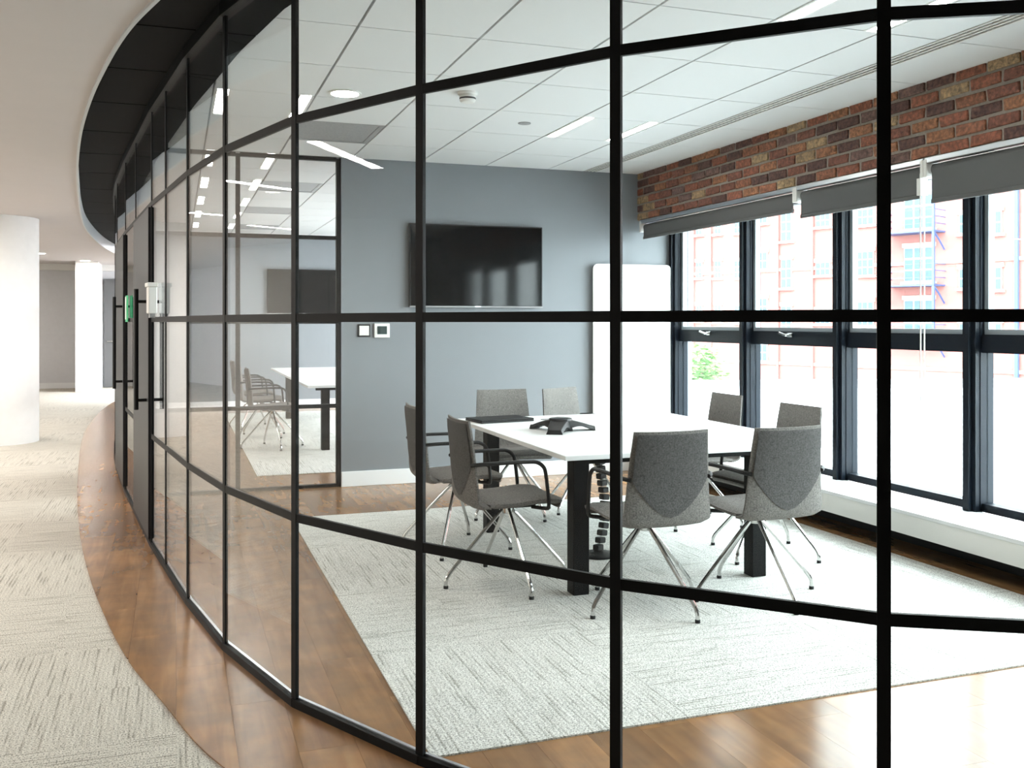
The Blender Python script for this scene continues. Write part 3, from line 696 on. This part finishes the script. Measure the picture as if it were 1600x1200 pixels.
# ---------------------------------------------------------------- meeting table and things on it
def table(x0, x1, y0, y1, legs, label, seam, nm='meeting_table'):
    t = empty(nm, ((x0 + x1) / 2, (y0 + y1) / 2, FZ)); tag(t, label, 'table')
    hx, hy = (x1 - x0) / 2, (y1 - y0) / 2; cx, cy = (x0 + x1) / 2, (y0 + y1) / 2
    for a, b in ((-hy, seam - cy - .0015), (seam - cy + .0015, hy)):
        MB().box(-hx, hx, a, b, .702, .728).build('tabletop', M['table'], t, bevel=.003)
    i = .06
    for a in (-1, 1):
        MB().box(-hx + .1, hx - .1, a * (hy - i - .03) - .03, a * (hy - i - .03) + .03, .672, .70).build('frame_rail', M['black'], t)
        MB().box(a * (hx - .42) - .03, a * (hx - .42) + .03, -hy + i, hy - i, .672, .70).build('frame_rail', M['black'], t)
    for lx, ly in legs:
        MB().box(lx - cx - .044, lx - cx + .044, ly - cy - .044, ly - cy + .044, 0, .70).build('leg', M['black'], t, bevel=.003, seg=1)
    return t
T = table(1.86, 3.48, 4.47, 6.46, [(1.97, 4.56), (3.04, 4.56), (2.0, 6.10), (3.36, 6.30)], 'large white square meeting table on black square legs', 5.60)
# cable spine: stack of vertebrae from the table centre to a floor plate
for k in range(15):
    f = k / 14; z = .05 + f * .58; ox = 2.40 + .10 * f + .03 * math.sin(f * 5); oy = 5.25 + .12 * f
    MB().box(-.028, .028, -.022, .022, -.017, .017).build('cable_link', M['rubber'], T, bevel=.005, seg=1, loc=(ox - 2.67, oy - 5.465, z), rot=(0, .2 * math.sin(f * 5), .4))
MB().lathe([(.11, 0), (.11, .012), (.04, .03)], 24, (2.40 - 2.67, 5.25 - 5.465, 0)).build('cable_base', M['rubber'], T, smooth=30)
ZT0 = FZ + .728
ph = empty('conference_phone', (2.265, 5.52, ZT0 + .001), math.radians(20)); tag(ph, 'black three-winged conference phone standing on the white table', 'phone')
bodies = MB()
for k in range(3):
    a = math.radians(90 + 120 * k + 8); d = Vector((math.cos(a), math.sin(a), 0)); s = Vector((-d.y, d.x, 0)); vs = []; n = 9
    for i in range(n):
        f = i / (n - 1); r_ = .0 + .215 * f; hh = .072 - .05 * f ** 1.7; und = max(.0, .030 * math.sin(PI * min(1, f * 1.05)) - .0); w = .075 - .028 * f
        if i == n - 1: und = 0
        c = d * r_
        vs += [c - s * w + Vector((0, 0, und)), c + s * w + Vector((0, 0, und)), c + s * w * .8 + Vector((0, 0, hh)), c - s * w * .8 + Vector((0, 0, hh))]
    fs = [(0, 1, 2, 3), tuple((n - 1) * 4 + q for q in (3, 2, 1, 0))] + [(i * 4 + q, i * 4 + (q + 1) % 4, (i + 1) * 4 + (q + 1) % 4, (i + 1) * 4 + q) for i in range(n - 1) for q in range(4)]
    MB().add(vs, fs).build('wing', M['rubber'], ph, bevel=.004)
MB().lathe([(.075, .066), (.070, .078), (.03, .084)], 32).build('speaker_dome', M['bezel'], ph, smooth=30)
MB().lathe([(.028, .0845), (.022, .0865)], 24).build('speaker_grille', M['vent'], ph)
MB().box(-.035, .035, .095, .15, .058, .064).build('keypad', M['vent'], ph, bevel=.002)
lp = empty('slim_device', (2.10, 6.22, ZT0), math.radians(8)); tag(lp, 'slim flat black device lying on the far left table corner', 'laptop')
MB().box(-.20, .20, -.13, .13, 0, .012).build('body', M['bezel'], lp, bevel=.004)
MB().box(-.20, .20, -.13, .13, .0125, .022).build('lid', M['rubber'], lp, bevel=.004)

# second meeting room: longer table, chairs, screen
table(1.32, 2.75, 10.3, 14.5, [(1.55, 10.6), (2.5, 10.6), (1.55, 14.2), (2.5, 14.2)], 'long white meeting table in the second room behind the screen', 12.4, 'far_meeting_table')
G2 = 'grey chairs in the second meeting room'
chair(1.02, 11.0, -90, 10, 'small grey chair in the second room, nearest on the left table side', G2)
chair(1.00, 12.1, -95, 35, 'small grey chair in the second room, middle of the left table side', G2)
chair(.98, 13.2, -88, 60, 'small grey chair in the second room, farthest on the left table side', G2)
chair(1.95, 10.05, 0, 30, 'small grey chair at the near end of the second room table', G2)

def television(x0, x1, z0, z1, y, label):
    t = empty('television', ((x0 + x1) / 2, y, z0)); tag(t, label, 'television'); w, h = (x1 - x0) / 2, z1 - z0
    MB().box(-w, w, -.055, -.015, 0, h).build('housing', M['bezel'], t, bevel=.004)
    MB().box(-w + .012, w - .012, -.058, -.054, .016, h - .012).build('screen', M['screen'], t)
    MB().box(-w, w, -.060, -.055, 0, .010).build('bottom_trim', M['vent'], t)
    MB().box(-.025, .025, -.064, -.059, .001, .012).build('badge', M['alu'], t)
    MB().box(-.2, .2, -.015, 0, .2, h - .2).build('wall_mount', M['rubber'], t)
television(1.92, 3.165, 1.55, 2.285, YB, 'large black wall-mounted television on the grey-blue back wall')
television(1.40, 2.60, 1.55, 2.29, YB2, 'black television in the second room seen through the glazed screen')
# white board with rounded corners
def rounded(w, h, r, n=5):
    pts = []
    for cx, cy, a0 in ((w - r, h - r, 0), (-w + r, h - r, 90), (-w + r, -h + r, 180), (w - r, -h + r, 270)):
        for k in range(n + 1): a = math.radians(a0 + 90 * k / n); pts.append((cx + r * math.cos(a), cy + r * math.sin(a)))
    return pts
wbd = empty('white_board', (4.085, YB, .45)); tag(wbd, 'tall glossy white board with rounded corners on the back wall', 'whiteboard')
hw, hh = .41, .757
poly = rounded(hw, hh, .05)
mb = MB(); n = len(poly); mb.add([(x, -.050, z + hh) for x, z in poly] + [(x, -.036, z + hh) for x, z in poly], [tuple(range(n)), tuple(range(2 * n - 1, n - 1, -1))] + [(i, n + i, n + (i + 1) % n, (i + 1) % n) for i in range(n)])
mb.build('panel', M['wboard'], wbd)
for sx in (-1, 1):
    for z in (.08, 2 * hh - .08):
        MB().tube([(sx * .30, -.056, z), (sx * .30, 0, z)], .011, 14).build('standoff', M['chrome'], wbd, smooth=30)
sw = empty('light_switch', (1.53, YB, 1.345)); tag(sw, 'small square white switch plate on the grey wall left of the thermostat', 'switch')
MB().box(-.055, .055, -.012, 0, -.055, .055).build('plate', M['bezel'], sw, bevel=.003); MB().box(-.042, .042, -.017, -.010, -.042, .042).build('rocker', M['plastic'], sw, bevel=.003)
th = empty('thermostat', (1.685, YB, 1.345)); tag(th, 'white thermostat with a dark display on the grey wall', 'thermostat')
MB().box(-.068, .068, -.024, 0, -.062, .062).build('housing', M['plastic'], th, bevel=.006); MB().box(-.042, .042, -.027, -.022, -.032, .038).build('display', M['lcd'], th)

# ---------------------------------------------------------------- outside: terrace roof, brick building, tree
p1, p2 = from_pixel_ground(1040, 606, 0), from_pixel_ground(1640, 602, 0)
d12 = Vector((p2[0] - p1[0], p2[1] - p1[1]))
q1 = (p1[0] - d12.x * .5, p1[1] - d12.y * .5); q2 = (p2[0] + d12.x, p2[1] + d12.y)
tr = MB().prism([(4.78, -12), (q2[0], -12), (q2[0], q2[1]), (q1[0], q1[1]), (4.78, q1[1])], -.25, -.02).build('terrace_roof', M['terrace']); tag(tr, 'flat white roof terrace outside the windows', 'roof', kind='structure')
pp = empty('parapet'); tag(pp, 'low pale parapet along the far edge of the white terrace', 'parapet')
MB().bar(q1, q2, .3, -.02, .10).build('parapet_wall', M['terrace'], pp); MB().bar(q1, q2, .42, .10, .15).build('coping', M['vent'], pp)
st = MB().box(-150, 180, -100, 200, -8.2, -8.0).build('street_ground', M['street']); tag(st, 'pale street level far below the terrace', 'ground', kind='structure')
A = math.radians(50); D0 = 50.0; R0 = (1430 - 800) / F_PX * D0
cr = Vector((math.cos(YAW), -math.sin(YAW), 0)); cf = Vector((math.sin(YAW), math.cos(YAW), 0))
def fac_s(px): u = (px - 800) / F_PX; return (u * D0 - R0) / (math.cos(A) + u * math.sin(A))
def fac_d(px): return D0 - fac_s(px) * math.sin(A)
def fac_z(px, py): return CAM_H + (HOR - py) / F_PX * fac_d(px)
org = cr * R0 + cf * D0; fdir = cr * math.cos(A) - cf * math.sin(A)
bd = empty('brick_building', (org.x, org.y, 0), math.atan2(fdir.y, fdir.x)); tag(bd, 'red brick warehouse building with white windows across the street', 'building')
# local x = along facade to the right, local -y = towards us
MB().box(-45, 32, 0, 10, -8, 12.6).build('facade_wall', M['facade'], bd)
MB().box(-45.2, 32.2, -.3, 10.2, 12.6, 13.0).build('cornice', M['stone'], bd)
STO = 2.75
def fwin(px0, px1, py0, py1, cols, rows, lintel=True, levels=(-1, 0, 1, 2)):
    s0, s1 = fac_s(px0), fac_s(px1); z0, z1 = fac_z((px0 + px1) / 2, py1), fac_z((px0 + px1) / 2, py0)
    for k in levels:
        dz = k * STO
        w = MB().box(s0, s1, -.10, .05, z0 + dz, z1 + dz).build('window', M['win_white'], bd)
        cw, chh = (s1 - s0) / cols, (z1 - z0) / rows
        for i in range(cols):
            for j in range(rows):
                g = min(cw, chh) * .10
                MB().box(s0 + i * cw + g, s0 + (i + 1) * cw - g, -.13, -.09, z0 + dz + j * chh + g, z0 + dz + (j + 1) * chh - g).build('pane', M['pane_far'], w)
        MB().box(s0 - .15, s1 + .15, -.2, .05, z0 + dz - .14, z0 + dz).build('sill', M['stone'], w)
        if lintel: MB().box(s0 - .1, s1 + .1, -.12, .05, z1 + dz, z1 + dz + .22).build('lintel', M['stone'], w)
fwin(1089, 1098, 410, 434, 2, 3); fwin(1118, 1128, 408, 434, 2, 3); fwin(1149, 1158, 408, 434, 2, 3)
fwin(1186, 1200, 466, 492, 2, 2); fwin(1222, 1238, 405, 450, 2, 3); fwin(1276, 1298, 410, 430, 3, 2); fwin(1340, 1366, 393, 430, 3, 3)
fwin(1414, 1460, 386, 440, 3, 3, True, (-1, 0, 1)); fwin(1546, 1566, 505, 540, 2, 2, True, (0, 1, 2, 3)); fwin(1500, 1520, 420, 450, 2, 2)
for px in (1085, 1112, 1217, 1271, 1590):
    s = fac_s(px); MB().tube([(s, -.12, -8), (s, -.12, 12.5)], .07 if px != 1590 else .12, 8).build('drainpipe', M['blue_steel'] if px == 1590 else M['facade'], bd)
for z in (-1.1, 4.4, 9.9): MB().box(-45, 32, -.08, .05, z, z + .18).build('string_course', M['stone'], bd)
# steel balconies
bs0, bs1 = fac_s(1393), fac_s(1477); zb0 = fac_z(1435, 446)
for k in (-1, 0, 1):
    z = zb0 + k * STO
    bc = empty('balcony', parent=bd); bc.location = (0, 0, 0)
    MB().box(bs0, bs1, -1.3, 0, z - .08, z).build('deck', M['blue_steel'], bc)
    for s in (bs0, bs1):
        MB().box(s - .06, s + .06, -1.32, -1.2, z - .08, z + STO - .05).build('balcony_post', M['blue_steel'], bc)
        MB().tube([(s, -1.2, z - .1), (s, -.7, z - .45), (s, -.1, z - .95)], .05, 6).build('bracket', M['blue_steel'], bc)
    for zz in (.35, .7, 1.05): MB().box(bs0, bs1, -1.29, -1.24, z + zz - .02, z + zz + .02).box(bs0 - .02, bs0 + .02, -1.26, 0, z + zz - .02, z + zz + .02).box(bs1 - .02, bs1 + .02, -1.26, 0, z + zz - .02, z + zz + .02).build('railing', M['blue_steel'], bc)
# tree
tx, ty = from_pixel_ground(1100, 598, -.6); sc_ = 1.5
u_ = (1096 - 800) / F_PX; tt = 34.0
tx, ty = tt * (math.cos(YAW) * u_ + math.sin(YAW)), tt * (math.cos(YAW) - math.sin(YAW) * u_)
tree = empty('leafy_tree', (tx, ty, -8)); tag(tree, 'green leafy tree beyond the terrace seen through the leftmost window', 'tree')
MB().tube([(0, 0, 0), (.1, 0, 3), (-.1, .1, 6.2)], [.16, .12, .06], 8).build('trunk', M['bark'], tree)
lm = MB()
for k in range(1500):
    a, b, r_ = random.uniform(0, 2 * PI), random.uniform(-1, 1), random.random() ** .5
    c = Vector((math.cos(a) * math.sqrt(1 - b * b) * r_ * 1.0, math.sin(a) * math.sqrt(1 - b * b) * r_ * 1.0, 7.2 + b * r_ * 1.45))
    q = Matrix.Rotation(random.uniform(0, 6), 3, 'Z') @ Matrix.Rotation(random.uniform(-1, 1), 3, 'X'); s = random.uniform(.08, .16)
    lm.add([c + q @ Vector(v) for v in ((-s, 0, 0), (0, -s * .5, .02), (s, 0, 0), (0, s * .5, .02))], [(0, 1, 2, 3)])
o = lm.build('foliage', M['leaf'], tree); o['kind'] = 'stuff'
